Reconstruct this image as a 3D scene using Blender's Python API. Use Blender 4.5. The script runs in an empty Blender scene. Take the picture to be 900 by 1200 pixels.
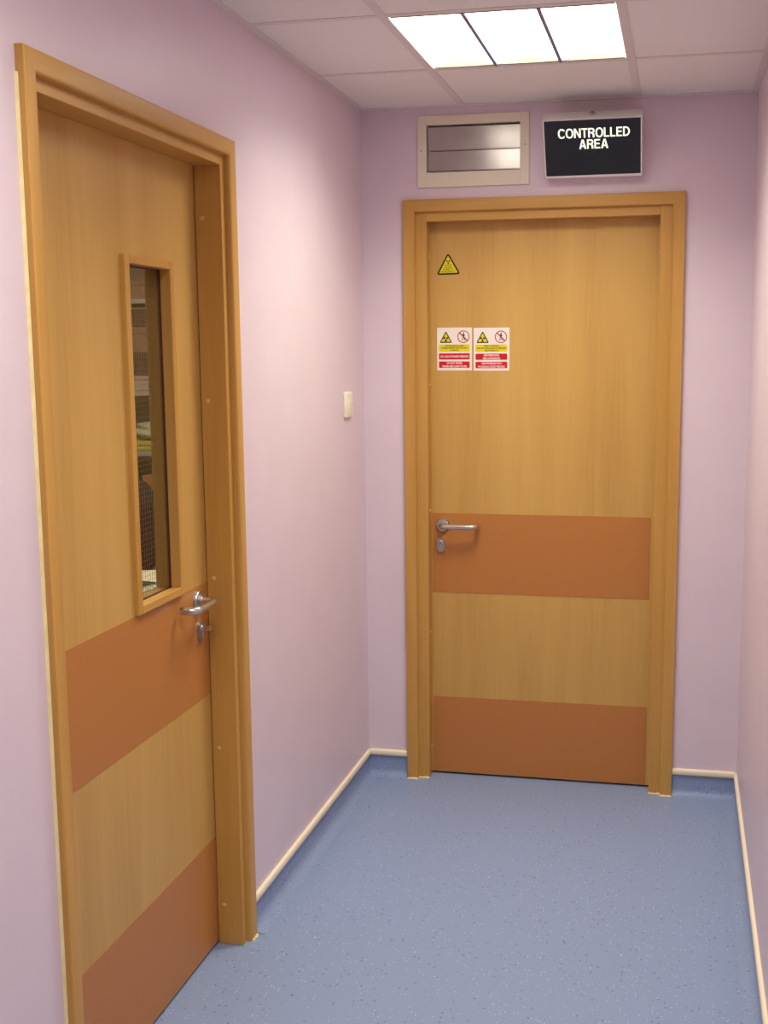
import bpy, bmesh, math, random
from mathutils import Vector, Matrix, Euler
random.seed(4)
S = bpy.context.scene
C = S.collection
PI = math.pi

# ------------------------------------------------------------------ dimensions (metres)
W, H = 1.3594, 2.445            # corridor width and ceiling height
REAR = -6.2                     # wall behind the viewer
WT = 0.13                       # wall thickness
BEAD = 0.1024                   # top of the coved skirting
OX0, OX1, OY0, OY1 = -3.0, -WT, -3.0, 1.6   # office behind the left door

# ------------------------------------------------------------------ materials
def srgb(r, g, b):
    f = lambda c: (c / 255 / 12.92) if c / 255 <= 0.04045 else ((c / 255 + 0.055) / 1.055) ** 2.4
    return (f(r), f(g), f(b), 1)

def mat(name, col, rough=0.5, metal=0.0, spec=0.5, coat=0.0):
    m = bpy.data.materials.new(name); m.use_nodes = True
    b = m.node_tree.nodes['Principled BSDF']
    b.inputs['Base Color'].default_value = col
    b.inputs['Roughness'].default_value = rough
    b.inputs['Metallic'].default_value = metal
    b.inputs['Specular IOR Level'].default_value = spec
    b.inputs['Coat Weight'].default_value = coat
    return m

def noise_mat(name, stops, scale, detail=4, rough=0.5, spec=0.4, stretch=(1, 1, 1), bump=0.0, metal=0.0, distortion=0.0, bscale=None):
    m = mat(name, stops[0][1], rough, metal, spec)
    nt = m.node_tree; N = nt.nodes; L = nt.links
    b = N['Principled BSDF']
    tc = N.new('ShaderNodeTexCoord'); mp = N.new('ShaderNodeMapping')
    mp.inputs['Scale'].default_value = stretch
    L.new(tc.outputs['Object'], mp.inputs['Vector'])
    n = N.new('ShaderNodeTexNoise'); n.inputs['Scale'].default_value = scale
    n.inputs['Detail'].default_value = detail; n.inputs['Distortion'].default_value = distortion
    L.new(mp.outputs['Vector'], n.inputs['Vector'])
    r = N.new('ShaderNodeValToRGB')
    els = r.color_ramp.elements
    els[0].position, els[0].color = stops[0]
    els[1].position, els[1].color = stops[-1]
    for p, c in stops[1:-1]:
        e = els.new(p); e.color = c
    L.new(n.outputs['Fac'], r.inputs['Fac']); L.new(r.outputs['Color'], b.inputs['Base Color'])
    if bump:
        n2 = N.new('ShaderNodeTexNoise'); n2.inputs['Scale'].default_value = bscale or scale
        L.new(mp.outputs['Vector'], n2.inputs['Vector'])
        bp = N.new('ShaderNodeBump'); bp.inputs['Strength'].default_value = bump; bp.inputs['Distance'].default_value = 0.002
        L.new(n2.outputs['Fac'], bp.inputs['Height']); L.new(bp.outputs['Normal'], b.inputs['Normal'])
    return m

def wood(name, dark, mid, light, axis='z', scale=1.0, rough=0.42):
    """veneer: long cathedral bands plus fine pores, the grain running along one axis"""
    m = mat(name, mid, rough, 0, 0.4)
    nt = m.node_tree; N = nt.nodes; L = nt.links; b = N['Principled BSDF']
    tc = N.new('ShaderNodeTexCoord')
    def layer(across, along, detail, dist):
        mp = N.new('ShaderNodeMapping')
        mp.inputs['Scale'].default_value = tuple(along if a == axis else across for a in 'xyz')
        L.new(tc.outputs['Object'], mp.inputs['Vector'])
        n = N.new('ShaderNodeTexNoise'); n.inputs['Scale'].default_value = 1
        n.inputs['Detail'].default_value = detail; n.inputs['Distortion'].default_value = dist
        L.new(mp.outputs['Vector'], n.inputs['Vector']); return n
    a = layer(6.5 * scale, 0.45 * scale, 3, 0.8); c = layer(120 * scale, 4 * scale, 3, 0.2)
    mx = N.new('ShaderNodeMix'); mx.data_type = 'FLOAT'; mx.inputs[0].default_value = 0.28
    L.new(a.outputs['Fac'], mx.inputs[2]); L.new(c.outputs['Fac'], mx.inputs[3])
    r = N.new('ShaderNodeValToRGB'); els = r.color_ramp.elements
    els[0].position, els[0].color = 0.30, dark
    els[1].position, els[1].color = 0.70, light
    e = els.new(0.5); e.color = mid
    L.new(mx.outputs[0], r.inputs['Fac']); L.new(r.outputs['Color'], b.inputs['Base Color'])
    return m

def emit(name, col, strength):
    m = bpy.data.materials.new(name); m.use_nodes = True
    nt = m.node_tree; nt.nodes.clear()
    e = nt.nodes.new('ShaderNodeEmission'); o = nt.nodes.new('ShaderNodeOutputMaterial')
    e.inputs['Color'].default_value = col; e.inputs['Strength'].default_value = strength
    nt.links.new(e.outputs[0], o.inputs[0]); return m

def glass_mat(name):
    m = bpy.data.materials.new(name); m.use_nodes = True
    nt = m.node_tree; nt.nodes.clear()
    N = nt.nodes; L = nt.links
    t = N.new('ShaderNodeBsdfTransparent'); t.inputs['Color'].default_value = (0.93, 0.95, 0.92, 1)
    g = N.new('ShaderNodeBsdfGlossy'); g.inputs['Roughness'].default_value = 0.02
    f = N.new('ShaderNodeFresnel'); f.inputs['IOR'].default_value = 1.5
    mx = N.new('ShaderNodeMixShader'); o = N.new('ShaderNodeOutputMaterial')
    ge = N.new('ShaderNodeNewGeometry'); sb = N.new('ShaderNodeMath'); sb.operation = 'SUBTRACT'; sb.inputs[0].default_value = 1.0
    mu = N.new('ShaderNodeMath'); mu.operation = 'MULTIPLY'
    L.new(ge.outputs['Backfacing'], sb.inputs[1]); L.new(sb.outputs[0], mu.inputs[0]); L.new(f.outputs[0], mu.inputs[1])
    L.new(mu.outputs[0], mx.inputs[0]); L.new(t.outputs[0], mx.inputs[1]); L.new(g.outputs[0], mx.inputs[2])
    L.new(mx.outputs[0], o.inputs[0]); return m

def speckle_floor(name):
    """blue safety vinyl: soft mottling, dark chips, pale chips"""
    m = mat(name, srgb(140, 152, 190), 0.42, 0, 0.4)
    nt = m.node_tree; N = nt.nodes; L = nt.links; b = N['Principled BSDF']
    tc = N.new('ShaderNodeTexCoord')
    n = N.new('ShaderNodeTexNoise'); n.inputs['Scale'].default_value = 260; n.inputs['Detail'].default_value = 3
    L.new(tc.outputs['Object'], n.inputs['Vector'])
    r = N.new('ShaderNodeValToRGB'); e = r.color_ramp.elements
    e[0].position, e[0].color = 0.32, FLOOR_D
    e[1].position, e[1].color = 0.68, FLOOR_L
    L.new(n.outputs['Fac'], r.inputs['Fac'])
    def chips(scale, size, rate):
        v = N.new('ShaderNodeTexVoronoi'); v.inputs['Scale'].default_value = scale
        L.new(tc.outputs['Object'], v.inputs['Vector'])
        lt = N.new('ShaderNodeMath'); lt.operation = 'LESS_THAN'; lt.inputs[1].default_value = size
        L.new(v.outputs['Distance'], lt.inputs[0])
        sp = N.new('ShaderNodeSeparateColor'); L.new(v.outputs['Color'], sp.inputs[0])
        gt = N.new('ShaderNodeMath'); gt.operation = 'LESS_THAN'; gt.inputs[1].default_value = rate
        L.new(sp.outputs[0], gt.inputs[0])
        mu = N.new('ShaderNodeMath'); mu.operation = 'MULTIPLY'
        L.new(lt.outputs[0], mu.inputs[0]); L.new(gt.outputs[0], mu.inputs[1]); return mu
    prev = r.outputs['Color']
    for sc, sz, rt, col, k in ((62, 0.19, 0.28, srgb(66, 70, 108), 0.55), (90, 0.19, 0.35, srgb(215, 214, 222), 0.5), (150, 0.28, 0.4, srgb(118, 130, 172), 0.3)):
        c = chips(sc, sz, rt)
        kk = N.new('ShaderNodeMath'); kk.operation = 'MULTIPLY'; kk.inputs[1].default_value = k
        L.new(c.outputs[0], kk.inputs[0])
        mx = N.new('ShaderNodeMix'); mx.data_type = 'RGBA'
        L.new(kk.outputs[0], mx.inputs[0]); L.new(prev, mx.inputs[6]); mx.inputs[7].default_value = col
        prev = mx.outputs[2]
    L.new(prev, b.inputs['Base Color'])
    return m

FLOOR_D, FLOOR_L = srgb(126, 143, 178), srgb(141, 157, 192)
WALL = noise_mat('lilac_paint', [(0.3, srgb(218, 200, 210)), (0.7, srgb(222, 204, 214))], 6, rough=0.38, spec=0.45, bump=0.05, bscale=220)
FLOOR = speckle_floor('speckled_blue_vinyl')
CEIL = noise_mat('ceiling_tile', [(0.35, srgb(232, 228, 224)), (0.65, srgb(240, 236, 232))], 180, rough=0.9, spec=0.1, bump=0.3)
TBAR = mat('white_tee_bar', srgb(222, 214, 212), 0.5)
BEADM = mat('cream_bead', srgb(240, 226, 200), 0.4)
BEECH = wood('beech_veneer', srgb(184, 140, 72), srgb(196, 153, 82), srgb(203, 161, 89), 'z')
SOLID_V = wood('beech_solid_upright', srgb(182, 132, 62), srgb(193, 145, 72), srgb(201, 154, 81), 'z', 1.4)
SOLID_H = wood('beech_solid_rail', srgb(182, 132, 62), srgb(193, 145, 72), srgb(201, 154, 81), 'x', 1.4)
PLATE = noise_mat('tan_laminate', [(0.35, srgb(178, 114, 56)), (0.65, srgb(186, 122, 62))], 420, rough=0.4, spec=0.4)
STEEL = mat('satin_steel', (0.62, 0.59, 0.55, 1), 0.28, 1.0)
STEEL_D = mat('brushed_steel', (0.5, 0.48, 0.46, 1), 0.38, 1.0)
DARK = mat('dark_slot', (0.012, 0.010, 0.010, 1), 0.6)
GASKET = mat('dark_gasket', srgb(84, 40, 34), 0.6)
CAP = mat('cap_plastic', srgb(222, 170, 104), 0.45)
GLASS = glass_mat('clear_glass')
WIRE = mat('glass_wire', (0.26, 0.24, 0.22, 1), 0.4, 0.9)
SWITCH = mat('ivory_plastic', srgb(238, 232, 206), 0.35)
CREAM = mat('cream_enamel', srgb(228, 218, 196), 0.4)
BLADE = noise_mat('galvanised_blade', [(0.3, (0.42, 0.38, 0.365, 1)), (0.7, (0.50, 0.455, 0.435, 1))], 14, rough=0.21, metal=0.8)
WHITE_EN = mat('white_enamel', srgb(228, 222, 222), 0.35)
BLACKP = mat('black_fascia', srgb(38, 38, 42), 0.32, 0, 0.4)
LETTER = emit('lit_lettering', (1.0, 0.93, 0.72, 1), 1.25)
VIOLET = mat('louvre_divider', srgb(120, 112, 150), 0.4)
DIFF = emit('prismatic_lens', (1.0, 0.98, 0.88, 1), 2.6)
_nt = DIFF.node_tree
_tr = _nt.nodes.new('ShaderNodeBsdfTransparent'); _ad = _nt.nodes.new('ShaderNodeAddShader')
_nt.links.new(_nt.nodes['Emission'].outputs[0], _ad.inputs[0]); _nt.links.new(_tr.outputs[0], _ad.inputs[1])
_nt.links.new(_ad.outputs[0], _nt.nodes['Material Output'].inputs[0])
LAMP_W, LAMP_SPREAD = 4.7, math.radians(132)
CAPM = mat('lens_end_cap', srgb(112, 108, 92), 0.5)
TRAY = mat('fitting_tray', srgb(226, 222, 214), 0.4)
YEL = mat('sign_yellow', srgb(222, 206, 16), 0.35)
BLK = mat('sign_black', srgb(24, 14, 12), 0.4)
SWHITE = mat('sign_white', srgb(238, 226, 218), 0.35)
RED = mat('sign_red', srgb(198, 20, 25), 0.35)
DRED = mat('sign_ring_red', srgb(172, 34, 48), 0.4)

# ------------------------------------------------------------------ mesh helpers
def link(name, me, m=None, parent=None):
    o = bpy.data.objects.new(name, me); C.objects.link(o)
    if m is not None:
        for k in (m if isinstance(m, (list, tuple)) else [m]): me.materials.append(k)
    if parent is not None: o.parent = parent
    return o

def obj(name, bm, m, parent=None, smooth=False):
    bmesh.ops.recalc_face_normals(bm, faces=bm.faces)
    me = bpy.data.meshes.new(name); bm.to_mesh(me); bm.free()
    if smooth:
        for p in me.polygons: p.use_smooth = True
        me.set_sharp_from_angle(angle=math.radians(38))
    return link(name, me, m, parent)

def tag(o, label, cat, kind=None, group=None):
    o['label'] = label; o['category'] = cat
    if kind: o['kind'] = kind
    if group: o['group'] = group
    return o

def empty(name, loc=(0, 0, 0), rz=0.0):
    o = bpy.data.objects.new(name, None); C.objects.link(o)
    o.location = loc; o.rotation_euler = (0, 0, rz); o.empty_display_size = 0.1
    return o

def NB(): return bmesh.new()

def box(bm, x0, x1, y0, y1, z0, z1, bev=0.0, seg=2, mi=0):
    t = bmesh.new()
    vs = [t.verts.new((x, y, z)) for x in (x0, x1) for y in (y0, y1) for z in (z0, z1)]
    for f in ((0, 1, 3, 2), (4, 6, 7, 5), (0, 4, 5, 1), (2, 3, 7, 6), (0, 2, 6, 4), (1, 5, 7, 3)):
        t.faces.new([vs[i] for i in f])
    if bev: bmesh.ops.bevel(t, geom=t.edges[:], offset=bev, segments=seg, affect='EDGES', profile=0.5)
    merge(bm, t, mi); return bm

def merge(bm, t, mi=0, mtx=None):
    if mtx is not None: bmesh.ops.transform(t, matrix=mtx, verts=t.verts)
    bmesh.ops.recalc_face_normals(t, faces=t.faces)
    mp = {v: bm.verts.new(v.co) for v in t.verts}
    for f in t.faces:
        try:
            nf = bm.faces.new([mp[v] for v in f.verts]); nf.material_index = mi or f.material_index
        except ValueError: pass
    t.free()

def prism(bm, pts, a0, a1, axis='x', mi=0):
    """extrude a 2D outline along an axis; outline is in the other two axes in order"""
    t = bmesh.new()
    def v3(p, a):
        return {'x': (a, p[0], p[1]), 'y': (p[0], a, p[1]), 'z': (p[0], p[1], a)}[axis]
    A = [t.verts.new(v3(p, a0)) for p in pts]; B = [t.verts.new(v3(p, a1)) for p in pts]
    n = len(pts)
    for i in range(n): t.faces.new((A[i], A[(i + 1) % n], B[(i + 1) % n], B[i]))
    t.faces.new(A[::-1]); t.faces.new(B)
    merge(bm, t, mi); return bm

def tube(bm, path, r, n=16, caps=True, mi=0):
    t = bmesh.new(); rings = []
    path = [Vector(p) for p in path]; up = None
    for i, p in enumerate(path):
        d = (path[min(i + 1, len(path) - 1)] - path[max(i - 1, 0)]).normalized()
        if up is None:
            up = Vector((0, 0, 1)) if abs(d.z) < 0.9 else Vector((1, 0, 0))
        s = d.cross(up).normalized(); up = s.cross(d).normalized()
        rr = r[i] if isinstance(r, (list, tuple)) else r
        rings.append([t.verts.new(p + (s * math.cos(2 * PI * k / n) + up * math.sin(2 * PI * k / n)) * rr) for k in range(n)])
    for a, b in zip(rings, rings[1:]):
        for k in range(n): t.faces.new((a[k], a[(k + 1) % n], b[(k + 1) % n], b[k]))
    if caps: t.faces.new(rings[0][::-1]); t.faces.new(rings[-1])
    merge(bm, t, mi); return bm

def lathe(bm, prof, centre, axis='y', n=28, mi=0):
    """prof: (radius, distance along the axis)"""
    t = bmesh.new(); rings = []; c = Vector(centre)
    for r, h in prof:
        ring = []
        for k in range(n):
            a = 2 * PI * k / n; u, v = r * math.cos(a), r * math.sin(a)
            ring.append(t.verts.new(c + Vector({'x': (h, u, v), 'y': (u, h, v), 'z': (u, v, h)}[axis])))
        rings.append(ring)
    for a, b in zip(rings, rings[1:]):
        for k in range(n): t.faces.new((a[k], a[(k + 1) % n], b[(k + 1) % n], b[k]))
    t.faces.new(rings[0][::-1]); t.faces.new(rings[-1])
    merge(bm, t, mi); return bm

def rounded(x0, x1, z0, z1, r, n=5):
    pts = []
    for cx, cz, a in ((x1 - r, z1 - r, 0), (x0 + r, z1 - r, 90), (x0 + r, z0 + r, 180), (x1 - r, z0 + r, 270)):
        for k in range(n + 1):
            t = math.radians(a + 90 * k / n); pts.append((cx + r * math.cos(t), cz + r * math.sin(t)))
    return pts

def rounded_poly(pts, r, n=5):
    out = []; m = len(pts)
    for i in range(m):
        p = Vector(pts[i]); a = (Vector(pts[i - 1]) - p).normalized(); b = (Vector(pts[(i + 1) % m]) - p).normalized()
        half = a.angle(b) / 2; d = r / math.tan(half)
        p0, p1 = p + a * d, p + b * d; cen = p + (a + b).normalized() * (r / math.sin(half))
        q0, q1 = p0 - cen, p1 - cen; a0 = math.atan2(q0.y, q0.x); a1 = math.atan2(q1.y, q1.x); da = (a1 - a0 + PI) % (2 * PI) - PI
        for k in range(n + 1):
            t = a0 + da * k / n; out.append((cen.x + r * math.cos(t), cen.y + r * math.sin(t)))
    return out

def text_mesh(body, size, bold=0.0, extrude=0.0003, width=None, align='CENTER'):
    """lettering in the local XZ plane facing -y, baseline centre at the origin"""
    cu = bpy.data.curves.new('t', 'FONT'); cu.body = body; cu.size = size; cu.align_x = align
    cu.offset = bold; cu.extrude = extrude; cu.resolution_u = 3
    o = bpy.data.objects.new('t', cu); C.objects.link(o)
    dg = bpy.context.evaluated_depsgraph_get(); dg.update()
    me = bpy.data.meshes.new_from_object(o.evaluated_get(dg))
    bpy.data.objects.remove(o); bpy.data.curves.remove(cu)
    bm = bmesh.new(); bm.from_mesh(me); bpy.data.meshes.remove(me)
    if width and bm.verts:
        xs = [v.co.x for v in bm.verts]; k = width / (max(xs) - min(xs))
        bmesh.ops.scale(bm, vec=(k, 1, 1), verts=bm.verts)
    bmesh.ops.rotate(bm, cent=(0, 0, 0), matrix=Matrix.Rotation(PI / 2, 3, 'X'), verts=bm.verts)
    return bm

def add_text(bm, body, size, x, y, z, bold=0.0, width=None, align='CENTER', mtx=None):
    t = text_mesh(body, size, bold, width=width, align=align)
    bmesh.ops.translate(t, vec=(x, y, z), verts=t.verts)
    merge(bm, t, 0, mtx)

# ------------------------------------------------------------------ room shell
LD0, LD1, LDT = -2.211, -1.350, 2.062          # left door: clear opening
BD0, BD1, BDT = 0.2359, 1.0496, 2.055          # back door: clear opening
JT = 0.055                                       # lining thickness

bm = NB()
box(bm, OX0 - .1, W + .1, REAR - .1, 0.5, -0.10, 0)
box(bm, OX0 - .1, OX1 + WT - .001, 0.5, OY1 + .1, -0.10, 0)
tag(obj('floor', bm, FLOOR), 'speckled blue vinyl corridor floor', 'floor', 'structure')

bm = NB()
box(bm, -WT, 0, REAR, LD0 - JT, 0, H); box(bm, -WT, 0, LD1 + JT, WT, 0, H); box(bm, -WT, 0, LD0 - JT, LD1 + JT, LDT + JT, H)
tag(obj('wall_left', bm, WALL), 'lilac painted wall holding the door with the narrow window', 'wall', 'structure')
bm = NB()
box(bm, 0, BD0 - JT, 0, WT, 0, H); box(bm, BD1 + JT, W, 0, WT, 0, H); 
gx0, gx1, gz0, gz1 = .236, .571, 2.219, 2.385
box(bm, BD0 - JT, gx0, 0, WT, BDT + JT, H); box(bm, gx1, BD1 + JT, 0, WT, BDT + JT, H)
box(bm, gx0, gx1, 0, WT, BDT + JT, gz0); box(bm, gx0, gx1, 0, WT, gz1, H)
tag(obj('wall_back', bm, WALL), 'lilac painted end wall around the door with warning signs', 'wall', 'structure')
bm = NB(); box(bm, W, W + .1, REAR, WT, 0, H)
tag(obj('wall_right', bm, WALL), 'plain lilac painted wall along the right of the corridor', 'wall', 'structure')
bm = NB(); box(bm, -WT, W + .1, REAR - .1, REAR, 0, H)
tag(obj('wall_rear', bm, WALL), 'lilac wall closing the corridor behind the viewpoint', 'wall', 'structure')

OFFW = mat('office_paint', srgb(176, 160, 142), 0.7)
bm = NB()
box(bm, OX0 - .1, OX0, OY0, OY1, 0, H); box(bm, OX0 - .1, OX1, OY1, OY1 + .1, 0, H); box(bm, OX0 - .1, OX1, OY0 - .1, OY0, 0, H)
box(bm, OX1, OX1 + .1, WT, OY1 + .1, 0, H)
tag(obj('wall_office', bm, OFFW), 'dull beige walls of the room behind the narrow glass', 'wall', 'structure')

# ceiling: tiles on a 600 mm grid with exposed tee bars
TX = [0, 0.3667, 0.9667, W]
TY = [0.0] + [-0.540 - 0.6 * k for k in range(10)]
TY = [t for t in TY if t > REAR] + [REAR]
LIGHTS = [(0.3667, -1.14), (0.3667, -2.94), (0.3667, -4.74)]
bm = NB()
for i in range(3):
    for j in range(len(TY) - 1):
        if i == 1 and any(abs(TY[j + 1] - ly) < .01 for _, ly in LIGHTS): continue
        box(bm, TX[i] + .002, TX[i + 1] - .002, TY[j + 1] + .002, TY[j] - .002, H, H + .015)
box(bm, OX0 - .1, OX1, OY0 - .1, OY1 + .1, H, H + .02)
box(bm, -WT, W + .1, REAR - .1, WT, H + .12, H + .14)
ce = tag(obj('ceiling', bm, CEIL), 'suspended ceiling of pale square tiles over the corridor', 'ceiling', 'structure')
bm = NB()
for x in TX[1:3]: box(bm, x - .012, x + .012, REAR, 0, H - .0025, H - .0003)
for y in TY[1:-1]:
    for i in range(3):
        box(bm, TX[i] + (.012 if i else .02), TX[i + 1] - (.012 if i < 2 else .02), y - .012, y + .012, H - .0015, H - .0003)
obj('tee_bar_grid', bm, TBAR, ce)
bm = NB()
box(bm, 0, .02, REAR, 0, H - .004, H - .0003); box(bm, W - .02, W, REAR, 0, H - .004, H - .0003); box(bm, .02, W - .02, -.02, 0, H - .004, H - .0003)
obj('wall_angle', bm, TBAR, ce)

# coved skirting with a cream capping bead
def skirting(name, p0, p1, nrm, label):
    """p0,p1: ends along the wall foot; nrm: direction into the room"""
    p0, p1, nrm = Vector(p0), Vector(p1), Vector(nrm)
    r = 0.028; zt = BEAD - 0.023
    prof = [(0, 0.0002), (r + .014, 0.0002), (r + .003, 0.0022)]
    for k in range(1, 7):
        a = (PI / 2) * k / 6
        prof.append((.003 + r - r * math.sin(a), .0022 + r - r * math.cos(a)))
    prof += [(.003, zt), (0, zt)]
    bp = [(0, zt), (.0075, zt)]
    for k in range(0, 7):
        a = -PI / 2 + PI * k / 6
        bp.append((.0065 + .0045 * math.cos(a), zt + .0115 + .0115 * math.sin(a)))
    bp += [(0, BEAD)]
    def sweep(pr):
        b = bmesh.new()
        A = [b.verts.new(p0 + nrm * u + Vector((0, 0, z))) for u, z in pr]
        B = [b.verts.new(p1 + nrm * u + Vector((0, 0, z))) for u, z in pr]
        n = len(pr)
        for i in range(n): b.faces.new((A[i], A[(i + 1) % n], B[(i + 1) % n], B[i]))
        b.faces.new(A[::-1]); b.faces.new(B); return b
    o = obj(name, sweep(prof), FLOOR, None, True)
    tag(o, label, 'skirting', 'structure')
    obj('capping_bead', sweep(bp), BEADM, o, True)

AO = 0.070
skirting('baseboard_left', (0, LD1 + AO, 0), (0, 0, 0), (1, 0, 0), 'coved blue skirting with cream bead between the two doors')
skirting('baseboard_near_left', (0, REAR, 0), (0, LD0 - AO, 0), (1, 0, 0), 'coved blue skirting on the near side of the left door')
skirting('baseboard_back', (0, 0, 0), (BD0 - .085, 0, 0), (0, -1, 0), 'short coved blue skirting left of the end door')
skirting('baseboard_back_right', (BD1 + .082, 0, 0), (W, 0, 0), (0, -1, 0), 'short coved blue skirting right of the end door')
skirting('baseboard_right', (W, REAR, 0), (W, 0, 0), (-1, 0, 0), 'long coved blue skirting with cream bead along the right wall')

# ------------------------------------------------------------------ doors
def architrave_bm(x0, x1, zt, w):
    """mitred architrave; x0,x1,zt inner edges; local x along wall, y into wall"""
    th = .018
    prof = [(0, 0), (0, th - .007)]
    for k in range(1, 6):
        a = (PI / 2) * k / 5; prof.append((.007 - .007 * math.cos(a), th - .007 + .007 * math.sin(a)))
    for k in range(0, 4):
        a = (PI / 2) * k / 3; prof.append((w - .003 + .003 * math.sin(a), th - .003 + .003 * math.cos(a)))
    prof += [(w, 0)]
    b = bmesh.new(); n = len(prof)
    st = [[b.verts.new(p) for p in [(x0 - u, -t, 0) for u, t in prof]],
          [b.verts.new(p) for p in [(x0 - u, -t, zt + u) for u, t in prof]],
          [b.verts.new(p) for p in [(x1 + u, -t, zt + u) for u, t in prof]],
          [b.verts.new(p) for p in [(x1 + u, -t, 0) for u, t in prof]]]
    for s in range(3):
        for i in range(n):
            f = b.faces.new((st[s][i], st[s][(i + 1) % n], st[s + 1][(i + 1) % n], st[s + 1][i])); f.material_index = 1 if s == 1 else 0
    b.faces.new(st[0][::-1]); b.faces.new(st[3]); return b

def lever(root, x, z, yf, d, return_len, out=0.052):
    """D-shaped return lever on a round rose; d=+1 points to +x"""
    bm = NB()
    r = .0095; L = return_len
    pts = [(x, yf - .006, z)]
    rb = .022
    yo = yf - out
    pts.append((x, yo + rb, z))
    for k in range(1, 7):
        a = (PI / 2) * k / 6; pts.append((x + d * (rb - rb * math.cos(a)), yo + rb - rb * math.sin(a), z))
    for k in range(0, 7):
        a = (PI / 2) * k / 6; pts.append((x + d * (L - rb + rb * math.sin(a)), yo + rb - rb * math.cos(a), z))
    pts.append((x + d * L, yf - .012, z))
    tube(bm, pts, r, 16)
    h = obj('lever_handle', bm, STEEL, root, True)
    bm = NB()
    lathe(bm, [(.0255, 0), (.0255, -.006), (.0235, -.009), (.015, -.0095), (.0145, -.014), (.0105, -.0145)], (x, yf, z))
    obj('rose', bm, STEEL_D, h, True)
    return h

def escutcheon(root, x, z, yf, turn=False):
    bm = NB()
    pr = [(x + .0145 * math.cos(a) , z + (.0125 if math.sin(a) > 0 else -.0125) + .0145 * math.sin(a)) for a in [2 * PI * k / 28 for k in range(28)]]
    prism(bm, pr, yf - .008, yf, 'y')
    e = obj('lock_escutcheon', bm, STEEL_D, root)
    bm = NB()
    lathe(bm, [(.0085, 0), (.0085, -.003), (.007, -.004)], (x, yf - .008, z + .009))
    box(bm, x - .0045, x + .0045, yf - .0105, yf - .008, z - .019, z + .004, .0015)
    obj('lock_cylinder', bm, STEEL, e, True)
    bm = NB(); box(bm, x - .0009, x + .0009, yf - .0126, yf - .0115, z + .004, z + .014)
    obj('keyway', bm, DARK, e)
    if turn:
        bm = NB(); box(bm, x - .0012, x + .0012, yf - .034, yf - .012, z + .004, z + .0135, .0008)
        lathe(bm, [(.003, 0), (.0070, -.002), (.0070, -.004), (.003, -.005)], (x, yf - .026, z + .010), 'x', 16)
        obj('key', bm, STEEL, e, True)
    return e

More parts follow.
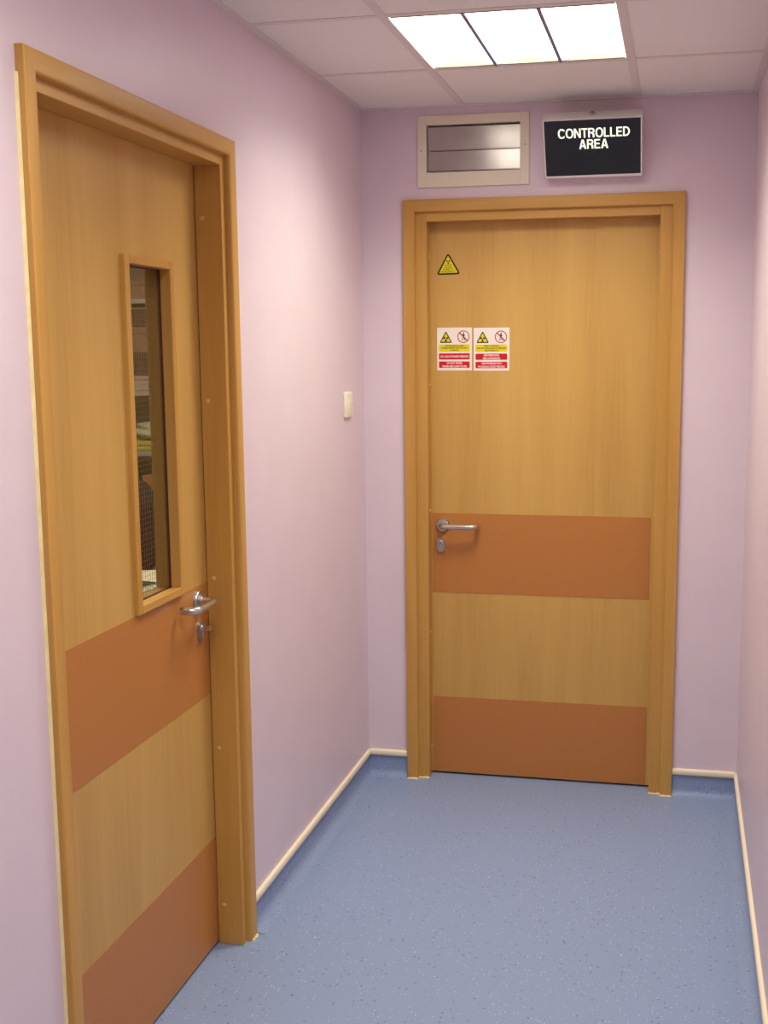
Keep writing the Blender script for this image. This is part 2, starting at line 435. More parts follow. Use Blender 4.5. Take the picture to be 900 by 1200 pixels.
def door(name, origin, rz, w, zt, leaf_y, oi, oh, aw, label, handle, vision=None, plate=(0.004, 0.0), key=False):
    """local x across the opening 0..w, y into the wall, z up"""
    root = empty(name, origin, rz); tag(root, label, 'door', 'structure')
    # lining: two jambs and a head, rebated behind the leaf face
    bm = NB()
    for s in (0, 1):
        a, b2 = ((-JT, 0), (w, w + JT))[s]
        ra, rb = ((-JT, -.012), (w + .012, w + JT))[s]
        box(bm, a, b2, -.001, leaf_y - .002, 0, zt + JT, .0012, 1)
        box(bm, ra, rb, leaf_y - .002, WT, 0, zt + JT)
    for f in bm.faces: f.material_index = 0
    box(bm, 0, w, -.001, leaf_y - .002, zt, zt + JT, .0012, 1, mi=1)
    box(bm, -.012, w + .012, leaf_y - .002, WT, zt + .012, zt + JT, mi=1)
    obj('door_frame', bm, [SOLID_V, SOLID_H], root)
    obj('architrave', architrave_bm(-oi, w + oi, zt + oh, aw), [SOLID_V, SOLID_H], root, True)
    # leaf
    lt = .044; lx0, lx1, lz0, lz1 = -.009, w + .009, .008, zt + .009
    bm = NB()
    if vision is None:
        box(bm, lx0, lx1, leaf_y, leaf_y + lt, lz0, lz1, .001, 1)
    else:
        vx0, vx1, vz0, vz1 = vision['in']
        box(bm, lx0, vx0 - .004, leaf_y, leaf_y + lt, lz0, lz1); box(bm, vx1 + .004, lx1, leaf_y, leaf_y + lt, lz0, lz1)
        box(bm, vx0 - .004, vx1 + .004, leaf_y, leaf_y + lt, lz0, vz0 - .004); box(bm, vx0 - .004, vx1 + .004, leaf_y, leaf_y + lt, vz1 + .004, lz1)
    obj('door_leaf', bm, BEECH, root)
    # protection plates
    p0, p1 = plate
    bm = NB(); box(bm, p0, w - p1, leaf_y - .0012, leaf_y, .012, .3055); obj('kick_plate', bm, PLATE, root)
    bm = NB(); box(bm, p0, w - p1, leaf_y - .0012, leaf_y, .7077, 1.0068); obj('push_plate', bm, PLATE, root)
    # screw caps on the jambs
    for xs, sgn in ((0, 1), (w, -1)):
        for z in (1.9354, 1.4785, 1.0167, .5558, .1118):
            bm = NB(); lathe(bm, [(.0062, 0), (.0062, .001 * sgn), (.0045, .0022 * sgn)], (xs, leaf_y - .020, z), 'x', 16)
            obj('screw_cap', bm, CAP, root, True)
    hx, hz, ex, ez, d, L = handle
    lever(root, hx, hz, leaf_y - .0012, d, L)
    escutcheon(root, ex, ez, leaf_y - .0012, key)
    if vision is not None:
        ox0, ox1, oz0, oz1 = vision['out']
        yf, yb = leaf_y - .0115, leaf_y + lt + .0115
        bm = NB()
        gy = leaf_y + .020            # glass plane
        for y0, y1 in ((yf, gy - .004), (gy + .0065, yb)):
            box(bm, ox0, vx0, y0, y1, oz0, oz1, .0015, 1); box(bm, vx1, ox1, y0, y1, oz0, oz1, .0015, 1)
            box(bm, vx0 - .001, vx1 + .001, y0, y1, oz0, vz0, .0015, 1, mi=1); box(bm, vx0 - .001, vx1 + .001, y0, y1, vz1, oz1, .0015, 1, mi=1)
        v = obj('vision_panel_frame', bm, [SOLID_V, SOLID_H], root)
        bm = NB(); g = .0022
        for y0, y1 in ((gy - .004, gy),):
            box(bm, vx0 - .003, vx0 + g, y0, y1, vz0 - .003, vz1 + .003); box(bm, vx1 - g, vx1 + .003, y0, y1, vz0 - .003, vz1 + .003)
            box(bm, vx0 + g, vx1 - g, y0, y1, vz0 - .003, vz0 + g); box(bm, vx0 + g, vx1 - g, y0, y1, vz1 - g, vz1 + .003)
        obj('gasket', bm, GASKET, v)
        bm = NB(); box(bm, vx0 - .003, vx1 + .003, gy, gy + .006, vz0 - .003, vz1 + .003)
        obj('glass_pane', bm, GLASS, v)
        bm = NB(); p = .0125; t = .00024
        nx = int((vx1 - vx0) / p); nz = int((vz1 - vz0) / p)
        for i in range(1, nx + 1): box(bm, vx0 + i * p - t, vx0 + i * p + t, gy + .0027, gy + .0033, vz0, vz1)
        for j in range(1, nz + 1): box(bm, vx0, vx1, gy + .0027, gy + .0033, vz0 + j * p - t, vz0 + j * p + t)
        obj('wire_mesh', bm, WIRE, v)
    return root

lw = LD1 - LD0
dl = door('door_1', (0, LD0, 0), PI / 2, lw, LDT, .071, .025, .025, .041,
     'beech veneer door with a narrow wired glass window in the left wall',
     (-1.418 - LD0, .972, -1.409 - LD0, .888, -1, .128),
     {'out': (-1.770 - LD0, -1.513 - LD0, 1.009, 1.816), 'in': (-1.7465 - LD0, -1.534 - LD0, 1.0285, 1.7965)},
     (.004, 0.0), True)
bw = BD1 - BD0
db = door('door_2', (BD0, 0, 0), 0, bw, BDT, .0595, .041, .032, .0425,
     'beech veneer door with warning signs at the corridor end',
     (.279 - BD0, .963, .272 - BD0, .888, 1, .133), None, (.004, .012))

# cream sealant along the near stile and round the feet of the frames
SEAL = noise_mat('cream_sealant', [(.35, srgb(226, 208, 150)), (.65, srgb(238, 222, 170))], 40, rough=.5)
xo = -.025 - .041
bm = NB(); prism(bm, [(xo - .005, 0), (xo + .001, 0), (xo + .001, -.006)], 0, LDT + .02, 'z'); obj('sealant_bead', bm, SEAL, dl)
def foot_seal(root, x0, x1, y):
    bm = NB(); n = 14
    A = []; B = []; D = []
    for k in range(n + 1):
        x = x0 + (x1 - x0) * k / n; d = random.uniform(.002, .0055); h = random.uniform(.003, .007)
        A.append(bm.verts.new((x, y - d, .0005))); B.append(bm.verts.new((x, y, h))); D.append(bm.verts.new((x, y + .001, .0005)))
    for k in range(n):
        bm.faces.new((A[k], A[k + 1], B[k + 1], B[k])); bm.faces.new((B[k], B[k + 1], D[k + 1], D[k])); bm.faces.new((D[k], D[k + 1], A[k + 1], A[k]))
    bm.faces.new((A[0], B[0], D[0])); bm.faces.new((A[n], D[n], B[n]))
    obj('foot_sealant', bm, SEAL, root, True)
for x0, x1 in ((-.041 - .0425, -.041), (bw + .041, bw + .041 + .0425)): foot_seal(db, x0, x1, -.018)
for x0, x1 in ((-.041, -.001), (bw + .001, bw + .041)): foot_seal(db, x0, x1, -.001)
foot_seal(dl, lw + .025, lw + .066, -.018)

# ------------------------------------------------------------------ ceiling lights
def ceiling_light(x0, y0, label, dim=1.0):
    """600 mm fitting seated in the tee grid: tray, three bowed opal lenses, two dividers"""
    t = empty('ceiling_light', (x0 + .3, y0 + .3, H)); tag(t, label, 'light')
    a = .288
    bm = NB()
    box(bm, -a, a, -a, a, .07, .072)
    for s in (-1, 1):
        box(bm, s * a - .001, s * a + .001, -a, a, -.001, .07); box(bm, -a, a, s * a - .001, s * a + .001, -.001, .07)
    obj('fitting_tray', bm, TRAY, t)
    w3 = 2 * a / 3
    for k in range(3):
        xa, xb = -a + w3 * k + .005, -a + w3 * (k + 1) - .005
        n = 14
        bm = NB(); pts = []
        for i in range(n + 1):
            u = i / n; x = xa + (xb - xa) * u
            pts.append((x, .001 + .0125 * math.sin(PI * u)))
        A = [bm.verts.new((x, -a + .012, z)) for x, z in pts]; B = [bm.verts.new((x, a - .012, z)) for x, z in pts]
        for i in range(n): bm.faces.new((A[i], A[i + 1], B[i + 1], B[i]))
        obj('diffuser', bm, DIFF, t, True)
        ld = bpy.data.lights.new('lamp', 'AREA'); ld.shape = 'RECTANGLE'; ld.size = .170; ld.size_y = .54
        ld.energy = LAMP_W * dim; ld.color = (1, .993, .83); ld.spread = LAMP_SPREAD
        lo = bpy.data.objects.new('lamp', ld); C.objects.link(lo); lo.parent = t; lo.location = ((xa + xb) / 2, 0, .035)
        for s in (-1, 1):
            bm = NB(); ya, yb = sorted((s * (a - .012), s * (a - .004)))
            prism(bm, [(xa, -.001)] + [(x, z + .003) for x, z in pts] + [(xb, -.001)], ya, yb, 'y')
            obj('end_cap', bm, CAPM, t)
    for k in (1, 2):
        bm = NB(); x = -a + w3 * k; box(bm, x - .005, x + .005, -a + .002, a - .002, -.004, .03)
        obj('divider', bm, VIOLET, t)
    return t
ceiling_light(*LIGHTS[0], 'square ceiling light of three bright panels in front of the end door')
ceiling_light(*LIGHTS[1], 'square ceiling light above the viewpoint, nearer than the one at the end door', .82)
ceiling_light(*LIGHTS[2], 'square ceiling light furthest behind the viewpoint', .6)

# ------------------------------------------------------------------ transfer grille above the door
t = empty('ventilation_grille', (.4035, 0, 2.2918)); tag(t, 'cream framed vent with two flat metal blades above the end door', 'vent')
hw, hh, iw, i0, i1 = .197, .1215, .1655, -.0705, .0905
bm = NB()
prof = [(0, 0), (0, -.007), (.0015, -.008), (.028, -.008), (.031, -.006), (.031, 0)]
for (xa, xb, za, zb) in ((-hw, -iw, -hh, hh), (iw, hw, -hh, hh)): box(bm, xa, xb, -.008, 0, za, zb, .0012, 1)
box(bm, -iw - .001, iw + .001, -.008, 0, i1, hh, .0012, 1); box(bm, -iw - .001, iw + .001, -.008, 0, -hh, i0, .0012, 1)

for sg in (-1, 1): box(bm, sg * iw - .0009, sg * iw + .0009, -.004, .060, i0, i1)
box(bm, -iw, iw, -.004, .060, i0 - .0009, i0 + .0009); box(bm, -iw, iw, -.004, .060, i1 - .0009, i1 + .0009)
fr = obj('grille_frame', bm, CREAM, t)
bm = NB(); box(bm, -iw + .001, iw - .001, .058, .060, i0, i1); obj('backing', bm, DARK, t)
for za, zb, tilt in ((i0 + .0035, .0022, -1.8), (.0022, i1 - .0065, .8)):
    bm = NB(); hz = (zb - za) / 2 - .0005
    box(bm, -iw + .004, iw - .0015, -.0009, .0009, -hz, hz, .0006, 1)
    prism(bm, [(-.0009, -hz), (-.0009, -hz + .003), (-.0035, -hz + .0012), (-.0035, -hz)], -iw + .004, iw - .0015, 'x')
    b_ = obj('blade', bm, BLADE, t); b_.location = (0, .0045, (za + zb) / 2); b_.rotation_euler = (math.radians(tilt), 0, math.radians(1.0))
for s in (-1, 1):
    bm = NB(); lathe(bm, [(.0035, 0), (.0035, -.0012), (.002, -.0022)], (s * .183, -.008, .012 if s > 0 else .004), 'y', 14)
    obj('screw', bm, STEEL_D, t, True)

# ------------------------------------------------------------------ illuminated sign box
t = empty('warning_light_box', (.8245, 0, 2.27)); tag(t, 'white wedge-shaped lit sign box reading controlled area above the end door', 'sign')
hx = .1625
zb, zt_, zl = 2.1815 - 2.27, 2.353 - 2.27, 2.386 - 2.27
yb_, yt_, yl = -.050, -.150, -.105
bm = NB()
prism(bm, [(0, zb + .002), (yb_, zb), (yt_, zt_), (yl, zl), (0, zl)], -hx, hx, 'x')
bmesh.ops.bevel(bm, geom=bm.edges[:], offset=.003, segments=2, affect='EDGES')
obj('sign_housing', bm, WHITE_EN, t, True)
# tilted fascia frame: local axes on the face
fc = Vector((0, (yb_ + yt_) / 2, (zb + zt_) / 2)); up = Vector((0, yt_ - yb_, zt_ - zb)); fh = up.length; up.normalize()
outn = Vector((1, 0, 0)).cross(up) * 1.0
if outn.y > 0: outn = -outn
M = Matrix((( 1, -outn.x, up.x, fc.x), (0, -outn.y, up.y, fc.y), (0, -outn.z, up.z, fc.z), (0, 0, 0, 1)))
def placed(bm): bmesh.ops.transform(bm, matrix=M, verts=bm.verts); return bm
bm = NB(); box(bm, -hx + .004, hx - .004, -.0022, .001, -fh / 2 + .007, fh / 2 - .002, .001, 1)
obj('fascia', placed(bm), BLACKP, t)
bm = NB(); 
for (a, b2, c, d) in ((-hx, hx, -fh / 2, -fh / 2 + .0075), (-hx, hx, fh / 2 - .002, fh / 2 + .001)): box(bm, a, b2, -.004, 0, c, d, .0012, 1)
for s in (-1, 1): box(bm, s * hx - (.0045 if s > 0 else 0), s * hx + (.0045 if s < 0 else 0), -.004, 0, -fh / 2, fh / 2, .0012, 1)
obj('fascia_rim', placed(bm), WHITE_EN, t)
bm = NB()
GV, GH = .18, .15                     # stem and bar thickness for a cap height of 1
def ring_pts(cx_, rx, ry, a0, a1, n=22):
    out = []
    for k in range(n + 1):
        a = a0 + (a1 - a0) * k / n; c, s_ = math.cos(a), math.sin(a)
        e = 2 / 2.25
        out.append((cx_ + rx * math.copysign(abs(c) ** e, c), .5 + ry * math.copysign(abs(s_) ** e, s_)))
    return out
def band(outer, inner): return [[outer[k], outer[k + 1], inner[k + 1], inner[k]] for k in range(len(outer) - 1)]
def rc(a, b2, c, d): return [(a, c), (b2, c), (b2, d), (a, d)]
def glyph(ch):
    if ch == 'O': return .86, band(ring_pts(.43, .43, .52, 0, 2 * PI, 44), ring_pts(.43, .43 - GV, .52 - GH, 0, 2 * PI, 44))
    if ch == 'C':
        a = .62; return .80, band(ring_pts(.43, .43, .52, a, 2 * PI - a, 40), ring_pts(.43, .43 - GV, .52 - GH, a, 2 * PI - a, 40))
    if ch == 'N': return .76, [rc(0, GV, 0, 1), rc(.76 - GV, .76, 0, 1), [(0, 1), (GV * 1.08, 1), (.76, 0), (.76 - GV * 1.08, 0)]]
    if ch == 'T': return .68, [rc(.34 - GV / 2, .34 + GV / 2, 0, 1), rc(0, .68, 1 - GH, 1)]
    if ch == 'L': return .62, [rc(0, GV, 0, 1), rc(0, .60, 0, GH)]
    if ch == 'E': return .66, [rc(0, GV, 0, 1), rc(0, .64, 0, GH), rc(0, .64, 1 - GH, 1), rc(0, .58, .5 - GH / 2 + .02, .5 + GH / 2 + .02)]
    if ch == 'A': return .80, [[(0, 0), (.29, 1), (.40, 1), (.40, .80), (.21, 0)], [(.40, .80), (.40, 1), (.51, 1), (.80, 0), (.59, 0)], rc(.2, .6, .22, .22 + GH)]
    if ch == 'D':
        def half(rx, ry): return [(.30, .5 + ry)] + [(.30 + rx * math.sin(PI * k / 20), .5 + ry * math.cos(PI * k / 20)) for k in range(1, 20)] + [(.30, .5 - ry)]
        return .76, [rc(0, GV, 0, 1), rc(0, .31, 0, GH), rc(0, .31, 1 - GH, 1)] + band(half(.46, .5), half(.46 - GV, .5 - GH))
    if ch == 'R':
        def half(rx, ry): return [(.42 + rx * math.sin(PI * k / 16), .72 + ry * math.cos(PI * k / 16)) for k in range(17)]
        return .74, [rc(0, GV, 0, 1), rc(0, .43, 1 - GH, 1), rc(0, .43, .44, .44 + GH)] + band(half(.30, .28), half(.30 - GV, .28 - GH)) + [rc(.50, .70, .0, .36), [(.34, .46), (.58, .46), (.70, .34), (.50, .28)]]
def strokes(word, cap, width, x, z):
    gap = .075; tot = sum(glyph(c)[0] for c in word) + gap * (len(word) - 1); k = width / tot; px_ = x - width / 2
    for n_, c in enumerate(word):
        wd, polys = glyph(c)
        for p in polys: prism(bm, [(px_ + u_ * k, z + v_ * cap) for u_, v_ in p], -.0028, -.0020, 'y')
        px_ += (wd + gap) * k
strokes('CONTROLLED', .0315, .236, .005, .0375); strokes('AREA', .0315, .096, .004, -.0005)
obj('lettering', placed(bm), LETTER, t)
bm = NB()
ln = Vector((0, -(zl - zt_), yl - yt_)).normalized(); 
if ln.y > 0: ln = -ln
c0 = Vector((0, (yt_ + yl) / 2, (zt_ + zl) / 2 + .004))
tube(bm, [c0 - ln * .002, c0 + ln * .004, c0 + ln * .005], [.010, .010, .007], 18)
lk = obj('lid_lock', bm, STEEL, t, True)
bm = NB(); tube(bm, [c0 + ln * .0048, c0 + ln * .0056], .004, 12); obj('keyway', bm, DARK, lk)
bm = NB(); lathe(bm, [(.004, 0), (.004, .002), (.0025, .004)], (hx, -.07, .01), 'x', 14); obj('side_screw', bm, STEEL, t, True)

# ------------------------------------------------------------------ stickers on the end door
SY = .0595                         # face of the leaf
def trefoil(bm, x, z, r, y, up=False):
    pr = [(x + .2 * r * math.cos(2 * PI * k / 14), z + .2 * r * math.sin(2 * PI * k / 14)) for k in range(14)]
    prism(bm, pr, y - .0002, y, 'y')
    for c in (30, 150, 270):
        pts = [(x + .32 * r * math.cos(math.radians(c + d)), z + .32 * r * math.sin(math.radians(c + d))) for d in (-30, -15, 0, 15, 30)]
        pts += [(x + r * math.cos(math.radians(c + d)), z + r * math.sin(math.radians(c + d))) for d in (30, 15, 0, -15, -30)]
        prism(bm, pts, y - .0002, y, 'y')

# triangle: apex up, slightly rotated on the door
t = empty('warning_triangle_sticker', (.3025, SY, 1.905)); tag(t, 'yellow triangular warning sticker alone at the top of the end door', 'sticker')
t.rotation_euler = (0, math.radians(-1.2), 0)
tri = [(-.0445, -.032), (.0445, -.032), (0, .0465)]
bm = NB(); prism(bm, rounded_poly(tri, .006), -.0006, 0, 'y'); obj('sticker_border', bm, BLK, t)
inn = [(-.0345, -.0262), (.0345, -.0262), (0, .0352)]
bm = NB(); prism(bm, rounded_poly(inn, .0015), -.0009, -.0003, 'y'); obj('sticker_field', bm, YEL, t)
bm = NB(); trefoil(bm, 0, .0135, .0075, -.0009)
for s, z, w in (('X-RAYS', -.001, .024), ('DO NOT', -.0085, .026), ('ATTEMPT TO', -.0160, .036), ('ENTER WHEN LIT', -.0238, .050)):
    add_text(bm, s, .0068, 0, -.0009, z, .0001, w)
obj('lettering', bm, BLK, t)

def safety_sign(x0, x1, z0, z1, label, yellow, red1, red2):
    w, h = x1 - x0, z1 - z0
    t = empty('radiation_warning_sign', ((x0 + x1) / 2, SY, (z0 + z1) / 2)); tag(t, label, 'sign')
    bm = NB(); prism(bm, rounded(-w / 2, w / 2, -h / 2, h / 2, .002), -.0009, 0, 'y'); obj('sign_board', bm, SWHITE, t)
    y = -.0009
    # warning triangle pictogram
    tx, tz = -w / 2 + .033, h / 2 - .034
    bm = NB(); prism(bm, rounded_poly([(tx - .0235, tz - .0205), (tx + .0235, tz - .0205), (tx, tz + .0225)], .003), y - .0003, y, 'y'); bo = obj('triangle_border', bm, BLK, t)
    bm = NB(); prism(bm, rounded_poly([(tx - .0178, tz - .0170), (tx + .0178, tz - .0170), (tx, tz + .0150)], .001), y - .0005, y - .0002, 'y'); obj('triangle_field', bm, YEL, t)
    bm = NB(); trefoil(bm, tx, tz - .0065, .0098, y - .0005); obj('trefoil', bm, BLK, t)
    # prohibition pictogram: walking figure under a ring and a bar
    px, pz = w / 2 - .031, h / 2 - .033
    bm = NB(); n = 40; R0, R1 = .0192, .0222
    for k in range(n):
        a, b2 = 2 * PI * k / n, 2 * PI * (k + 1) / n
        prism(bm, [(px + R0 * math.cos(a), pz + R0 * math.sin(a)), (px + R1 * math.cos(a), pz + R1 * math.sin(a)),
                   (px + R1 * math.cos(b2), pz + R1 * math.sin(b2)), (px + R0 * math.cos(b2), pz + R0 * math.sin(b2))], y - .0006, y, 'y')
    q = .0014; c45 = .0142
    prism(bm, [(px - c45 - q, pz + c45 - q), (px - c45 + q, pz + c45 + q), (px + c45 + q, pz - c45 + q), (px + c45 - q, pz - c45 - q)], y - .0006, y, 'y')
    obj('prohibition_ring', bm, DRED, t)
    bm = NB()
    prism(bm, [(px + .0022 * math.cos(2 * PI * k / 12) + .0005, pz + .0128 + .0024 * math.sin(2 * PI * k / 12)) for k in range(12)], y - .0004, y, 'y')
    def limb(a, b2, r):
        a, b2 = Vector(a), Vector(b2); d = (b2 - a).normalized(); s = Vector((-d.y, d.x)) * r
        prism(bm, [tuple(a + s), tuple(b2 + s), tuple(b2 - s), tuple(a - s)], y - .0004, y, 'y')
    limb((px, pz + .0098), (px, pz - .001), .0026); limb((px, pz + .009), (px - .0048, pz + .001), .0009); limb((px, pz + .009), (px + .0052, pz + .003), .0009)
    limb((px, pz), (px - .005, pz - .0125), .0012); limb((px, pz), (px + .003, pz - .006), .0012); limb((px + .003, pz - .006), (px + .004, pz - .0128), .0011)
    obj('walking_figure', bm, BLK, t)
    # text panels
    def panel(name, za, zb, m, lines, tm, sz):
        bm = NB(); prism(bm, rounded(-w / 2 + .007, w / 2 - .008, za, zb, .0025), y - .0003, y, 'y'); p = obj(name, bm, m, t)
        bm = NB(); hgt = (zb - za) / len(lines)
        for i, (s, ww) in enumerate(lines): add_text(bm, s, sz, 0, y - .0003, zb - hgt * (i + .5) - sz * .36, .0003 if tm is SWHITE else .0001, ww)
        obj('lettering', bm, tm, p)
    zt = h / 2
    panel('yellow_panel', zt - .0855, zt - .0605, YEL, yellow, BLK, .0082)
    panel('upper_red_panel', zt - .1145, zt - .0925, RED, red1, SWHITE, .0100 if len(red1) == 1 else .0092)
    panel('lower_red_panel', zt - .1445, zt - .1215, RED, red2, SWHITE, .0092)
    return t
safety_sign(.2600, .3886, 1.5306, 1.6848, 'white radiation sign in English, left of the pair on the end door',
            [('CONTROLLED AREA', .072), ('WHEN WHITE LIGHT IS ON', .096), ('X-RAYS', .030)],
            [('NO UNAUTHORISED PERSONS', .104)], [('DO NOT ENTER', .056), ('WHEN RED LIGHT IS ON', .090)])
safety_sign(.3949, .5254, 1.5294, 1.6832, 'white radiation sign in Welsh, right of the pair on the end door',
            [('MAES A REOLIR', .054), ('PAN FO GOLAU GWYN YMLAEN', .104), ('PELYDRAU-X', .050)],
            [('DIM PERSONAU', .056), ('HEB AWDURDOD', .062)], [('DIM MYNEDIAD PAN', .072), ('FO GOLAU COCH YMLAEN', .096)])

# ------------------------------------------------------------------ light switch on the left wall
t = empty('light_switch', (0, -.2345, 1.419)); tag(t, 'small ivory light switch on the left wall beside the corner', 'switch')
bm = NB(); box(bm, 0, .0095, -.043, .043, -.043, .043, .0028, 3); obj('switch_plate', bm, SWITCH, t, True)
bm = NB(); prism(bm, [(.009, -.014), (.0105, -.014), (.0135, .010), (.0125, .014), (.009, .014)], -.0065, .0065, 'y')
obj('rocker', bm, SWITCH, t)
for s in (-1, 1):
    bm = NB(); lathe(bm, [(.0032, 0), (.0032, .0006), (.002, .001)], (.0095, s * .030, 0), 'x', 12); obj('screw', bm, STEEL, t, True)

# ------------------------------------------------------------------ the room seen through the narrow glass
RACK = mat('rack_grey', srgb(168, 160, 150), 0.5)
BOXD = noise_mat('dark_carton', [(.35, srgb(70, 52, 46)), (.65, srgb(82, 62, 54))], 30, rough=.8)
BOXM = noise_mat('brown_carton', [(.35, srgb(128, 102, 80)), (.65, srgb(140, 112, 88))], 30, rough=.8)
CARTON = noise_mat('tan_carton', [(.35, srgb(168, 112, 62)), (.65, srgb(180, 122, 70))], 30, rough=.8)
PALE = mat('pale_bin', srgb(176, 152, 146), 0.6)
BAG = noise_mat('pale_bag', [(.35, srgb(176, 182, 150)), (.65, srgb(206, 208, 180))], 20, rough=.6, bump=.4)
CLOTH = noise_mat('yellow_cloth', [(.35, srgb(176, 166, 70)), (.65, srgb(192, 182, 84))], 60, rough=.9)
CHAIRM = noise_mat('dark_fabric', [(.35, srgb(40, 34, 36)), (.65, srgb(52, 44, 46))], 300, rough=.95)
DESKM = mat('desk_top', srgb(86, 60, 44), 0.5)
PAPER = mat('paper', srgb(248, 240, 214), 0.8)
PAPER2 = noise_mat('printed_paper', [(.44, srgb(120, 118, 110)), (.56, srgb(236, 232, 222))], 60, rough=.8)
GREEN = mat('green_folder', srgb(44, 72, 54), 0.6)

RX0, RX1, RY0, RY1 = -2.1, -.62, .9, 1.35
t = empty('storage_rack', ((RX0 + RX1) / 2, (RY0 + RY1) / 2, 0)); tag(t, 'grey shelving rack seen through the narrow door window', 'shelving')
cxr, cyr = t.location.x, t.location.y
for x in (RX0, RX1):
    for y in (RY0, RY1):
        bm = NB(); box(bm, x - .02 - cxr, x + .02 - cxr, y - .02 - cyr, y + .02 - cyr, 0, 2.0, .002, 1); obj('post', bm, RACK, t)
SH = [.16, .58, .86, 1.145, 1.425, 1.845]
for z in SH:
    bm = NB(); box(bm, RX0 + .021 - cxr, RX1 - .021 - cxr, RY0 - cyr, RY1 - cyr, z - .022, z, .002, 1); obj('shelf', bm, RACK, t)

def carton(name, x0, x1, y0, y1, z0, z1, m, label, cat='box'):
    t = empty(name, ((x0 + x1) / 2, (y0 + y1) / 2, z0)); tag(t, label, cat)
    a, b2, h = (x1 - x0) / 2, (y1 - y0) / 2, z1 - z0
    bm = NB(); box(bm, -a, a, -b2, b2, 0, h * .8, .003, 1); obj('box_body', bm, m, t)
    bm = NB(); box(bm, -a - .004, a + .004, -b2 - .004, b2 + .004, h * .72, h, .003, 1); obj('lid', bm, m, t)
    return t
carton('storage_box', -1.62, -1.08, .93, 1.28, 1.425, 1.495, PALE, 'flat pale box lowest of the stack on the upper rack shelf')
carton('storage_box', -1.60, -1.06, .93, 1.26, 1.4955, 1.60, BOXD, 'dark box between pale and brown boxes in the rack stack')
carton('storage_box', -1.62, -1.10, .93, 1.27, 1.6005, 1.718, BOXM, 'brown box third up in the stack on the upper rack shelf')
carton('storage_box', -1.60, -1.08, .93, 1.25, 1.7185, 1.80, BOXD, 'dark box topmost of the stack on the upper rack shelf')
carton('storage_box', -1.58, -1.12, .92, 1.20, 1.845, 1.93, BOXM, 'brown box on the top of the grey rack')
carton('storage_box', -1.33, -.90, .93, 1.25, .86, 1.03, CARTON, 'tan cardboard carton below the yellow cloth on the rack')
carton('storage_box', -1.40, -.92, .92, 1.28, .58, .80, PALE, 'large pale box under the tan carton on the rack')
carton('storage_box', -1.92, -1.42, .93, 1.25, .86, 1.08, BOXD, 'dark box beside the tan carton on the rack')
# folded cloth
bm = NB()
for k, (z0, z1, dx) in enumerate(((1.145, 1.167, 0), (1.1672, 1.190, .012))):
    prism(bm, rounded(.925, 1.16, z0, z1, .0095, 4), -1.50 + dx, -1.10 + dx, 'x')
tag(obj('folded_cloth', bm, CLOTH, None, True), 'folded yellow cloth on the middle rack shelf', 'cloth')
# plastic bag: a slumped lump
bm = NB(); bmesh.ops.create_icosphere(bm, subdivisions=4, radius=1)
for v in bm.verts:
    n = v.co.copy(); k = 1 + .10 * math.sin(5 * n.x + 2 * n.y) + .07 * math.sin(9 * n.z + 4 * n.x) + .05 * math.sin(13 * n.y + 7 * n.x)
    v.co = Vector((n.x * .17 * k, n.y * .10 * k, n.z * .055 * k))
    if v.co.z < -.045: v.co.z = -.045
bmesh.ops.translate(bm, vec=(-1.22, 1.04, 1.2355), verts=bm.verts)
tag(obj('plastic_bag', bm, BAG, None, True), 'pale crumpled plastic bag lying on the yellow cloth', 'bag')
# desk
t = empty('desk', (-.86, -.28, 0)); tag(t, 'dark topped desk with papers behind the left door', 'desk')
bm = NB(); box(bm, -.5, .5, -.55, .32, .733, .758, .004, 1); obj('desk_top', bm, DESKM, t)
for x in (-.47, .47):
    for y in (-.52, .29):
        bm = NB(); box(bm, x - .02, x + .02, y - .02, y + .02, 0, .733, .002, 1); obj('leg', bm, RACK, t)
def sheet(name, x, y, rz, w, h, m, label, z, cat='paper', th=.003):
    bm = NB(); box(bm, -w / 2, w / 2, -h / 2, h / 2, 0, th)
    o = tag(obj(name, bm, m), label, cat); o.location = (x, y, z); o.rotation_euler = (0, 0, rz); return o
sheet('paper_stack', -.80, -.13, .42, .21, .297, PAPER, 'cream papers lying at the far side of the desk', .758, th=.006)
sheet('folder', -.845, -.285, -.25, .21, .15, GREEN, 'dark green folder lying between papers on the desk', .7641, 'folder', .003)
sheet('printed_sheet', -.67, -.335, .45, .15, .21, PAPER2, 'grey printed sheet lying nearest the glass on the desk', .7641, th=.002)
# office chair
t = empty('office_chair', (-1.27, .29, 0), .2); tag(t, 'dark fabric office chair between desk and rack', 'chair')
bm = NB(); prism(bm, rounded(-.23, .23, -.22, .22, .07, 6), .45, .52, 'z'); bmesh.ops.bevel(bm, geom=[e for e in bm.edges if abs(e.verts[0].co.z - e.verts[1].co.z) < 1e-6], offset=.015, segments=2, affect='EDGES'); obj('seat', bm, CHAIRM, t, True)
bm = NB(); prism(bm, rounded(-.21, .21, .62, 1.06, .08, 6), .20, .26, 'y'); bmesh.ops.bevel(bm, geom=[e for e in bm.edges if abs(e.verts[0].co.y - e.verts[1].co.y) < 1e-6], offset=.015, segments=2, affect='EDGES'); obj('backrest', bm, CHAIRM, t, True)
bm = NB(); tube(bm, [(0, .15, .46), (0, .26, .47), (0, .28, .55), (0, .265, .75)], .016, 12); obj('back_stem', bm, DARK, t, True)
bm = NB(); tube(bm, [(0, 0, .10), (0, 0, .46)], .025, 16); obj('column', bm, DARK, t, True)
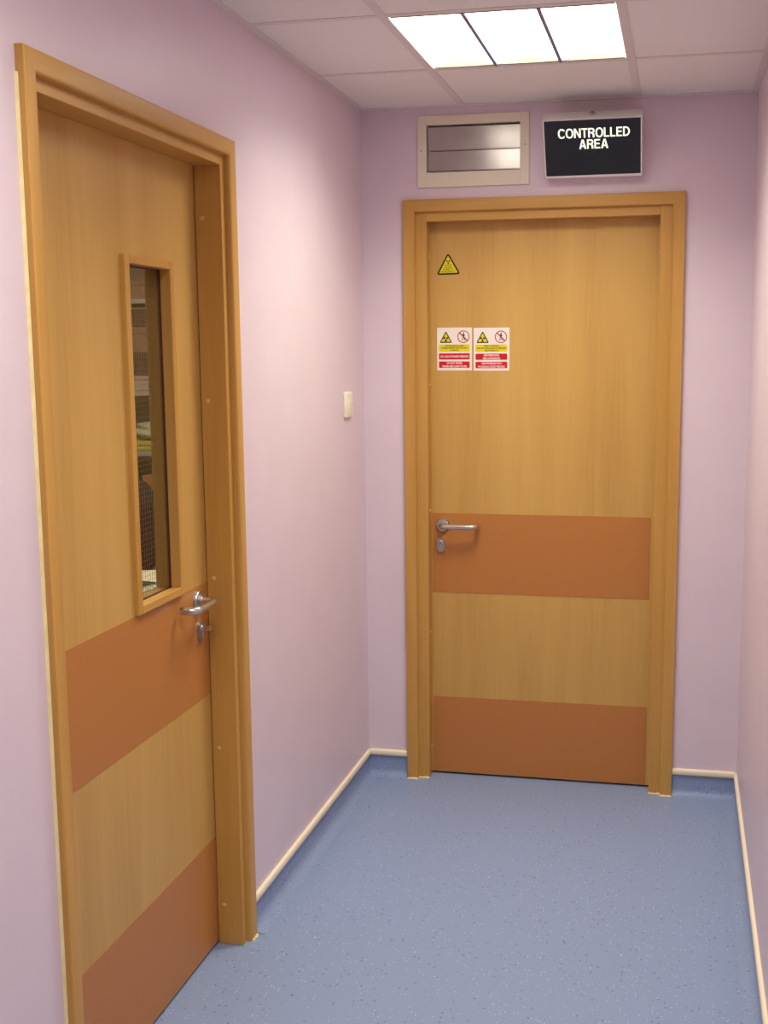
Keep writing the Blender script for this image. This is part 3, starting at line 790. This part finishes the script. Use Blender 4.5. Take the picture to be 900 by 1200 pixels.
for k in range(5):
    a = 2 * PI * k / 5; ca, sa = math.cos(a), math.sin(a)
    bm = NB(); tube(bm, [(0, 0, .11), (.26 * ca, .26 * sa, .075)], [.024, .015], 10); ft = obj('foot', bm, DARK, t, True)
    bm = NB(); lathe(bm, [(.02, -.012), (.027, -.008), (.027, .008), (.02, .012)], (.26 * ca, .26 * sa, .028), 'x', 16); obj('caster', bm, DARK, ft, True)

# added dim fill light, unseen, so the room behind the glass shows
ld = bpy.data.lights.new('office_fill', 'AREA'); ld.shape = 'SQUARE'; ld.size = .6; ld.energy = 24; ld.color = (1, .86, .66)
lo = bpy.data.objects.new('office_fill', ld); C.objects.link(lo); lo.location = (-1.2, -.4, H - .03)

# ------------------------------------------------------------------ world, camera, view
w = bpy.data.worlds.new('world'); S.world = w; w.use_nodes = True
w.node_tree.nodes['Background'].inputs[0].default_value = (0, 0, 0, 1)

cam = bpy.data.cameras.new('camera'); co = bpy.data.objects.new('camera', cam); C.objects.link(co)
yaw, pitch, roll = .2098, -.1439, -.0059
fw = Vector((-math.sin(yaw) * math.cos(pitch), math.cos(yaw) * math.cos(pitch), math.sin(pitch)))
rt = Vector((math.cos(yaw), math.sin(yaw), 0)); u = rt.cross(fw)
r2 = rt * math.cos(roll) + u * math.sin(roll); u2 = -rt * math.sin(roll) + u * math.cos(roll)
co.matrix_world = Matrix(((r2.x, u2.x, -fw.x, 1.1342), (r2.y, u2.y, -fw.y, -4.2127), (r2.z, u2.z, -fw.z, 1.6029), (0, 0, 0, 1)))
cam.sensor_fit = 'VERTICAL'; cam.sensor_height = 24.0
cam.lens = 1389.38 / 1200 * 24.0
cam.shift_x = -52.28 / 1200; cam.shift_y = 12.17 / 1200
cam.clip_start = .05; cam.clip_end = 50
S.camera = co

S.view_settings.view_transform = 'Standard'; S.view_settings.look = 'None'
S.view_settings.gamma = 1.0; S.view_settings.use_curve_mapping = False
S.view_settings.exposure = 0.15
S.cycles.use_denoising = True
S.cycles.max_bounces = 10; S.cycles.diffuse_bounces = 6; S.cycles.transparent_max_bounces = 12
S.cycles.sample_clamp_indirect = 8.0
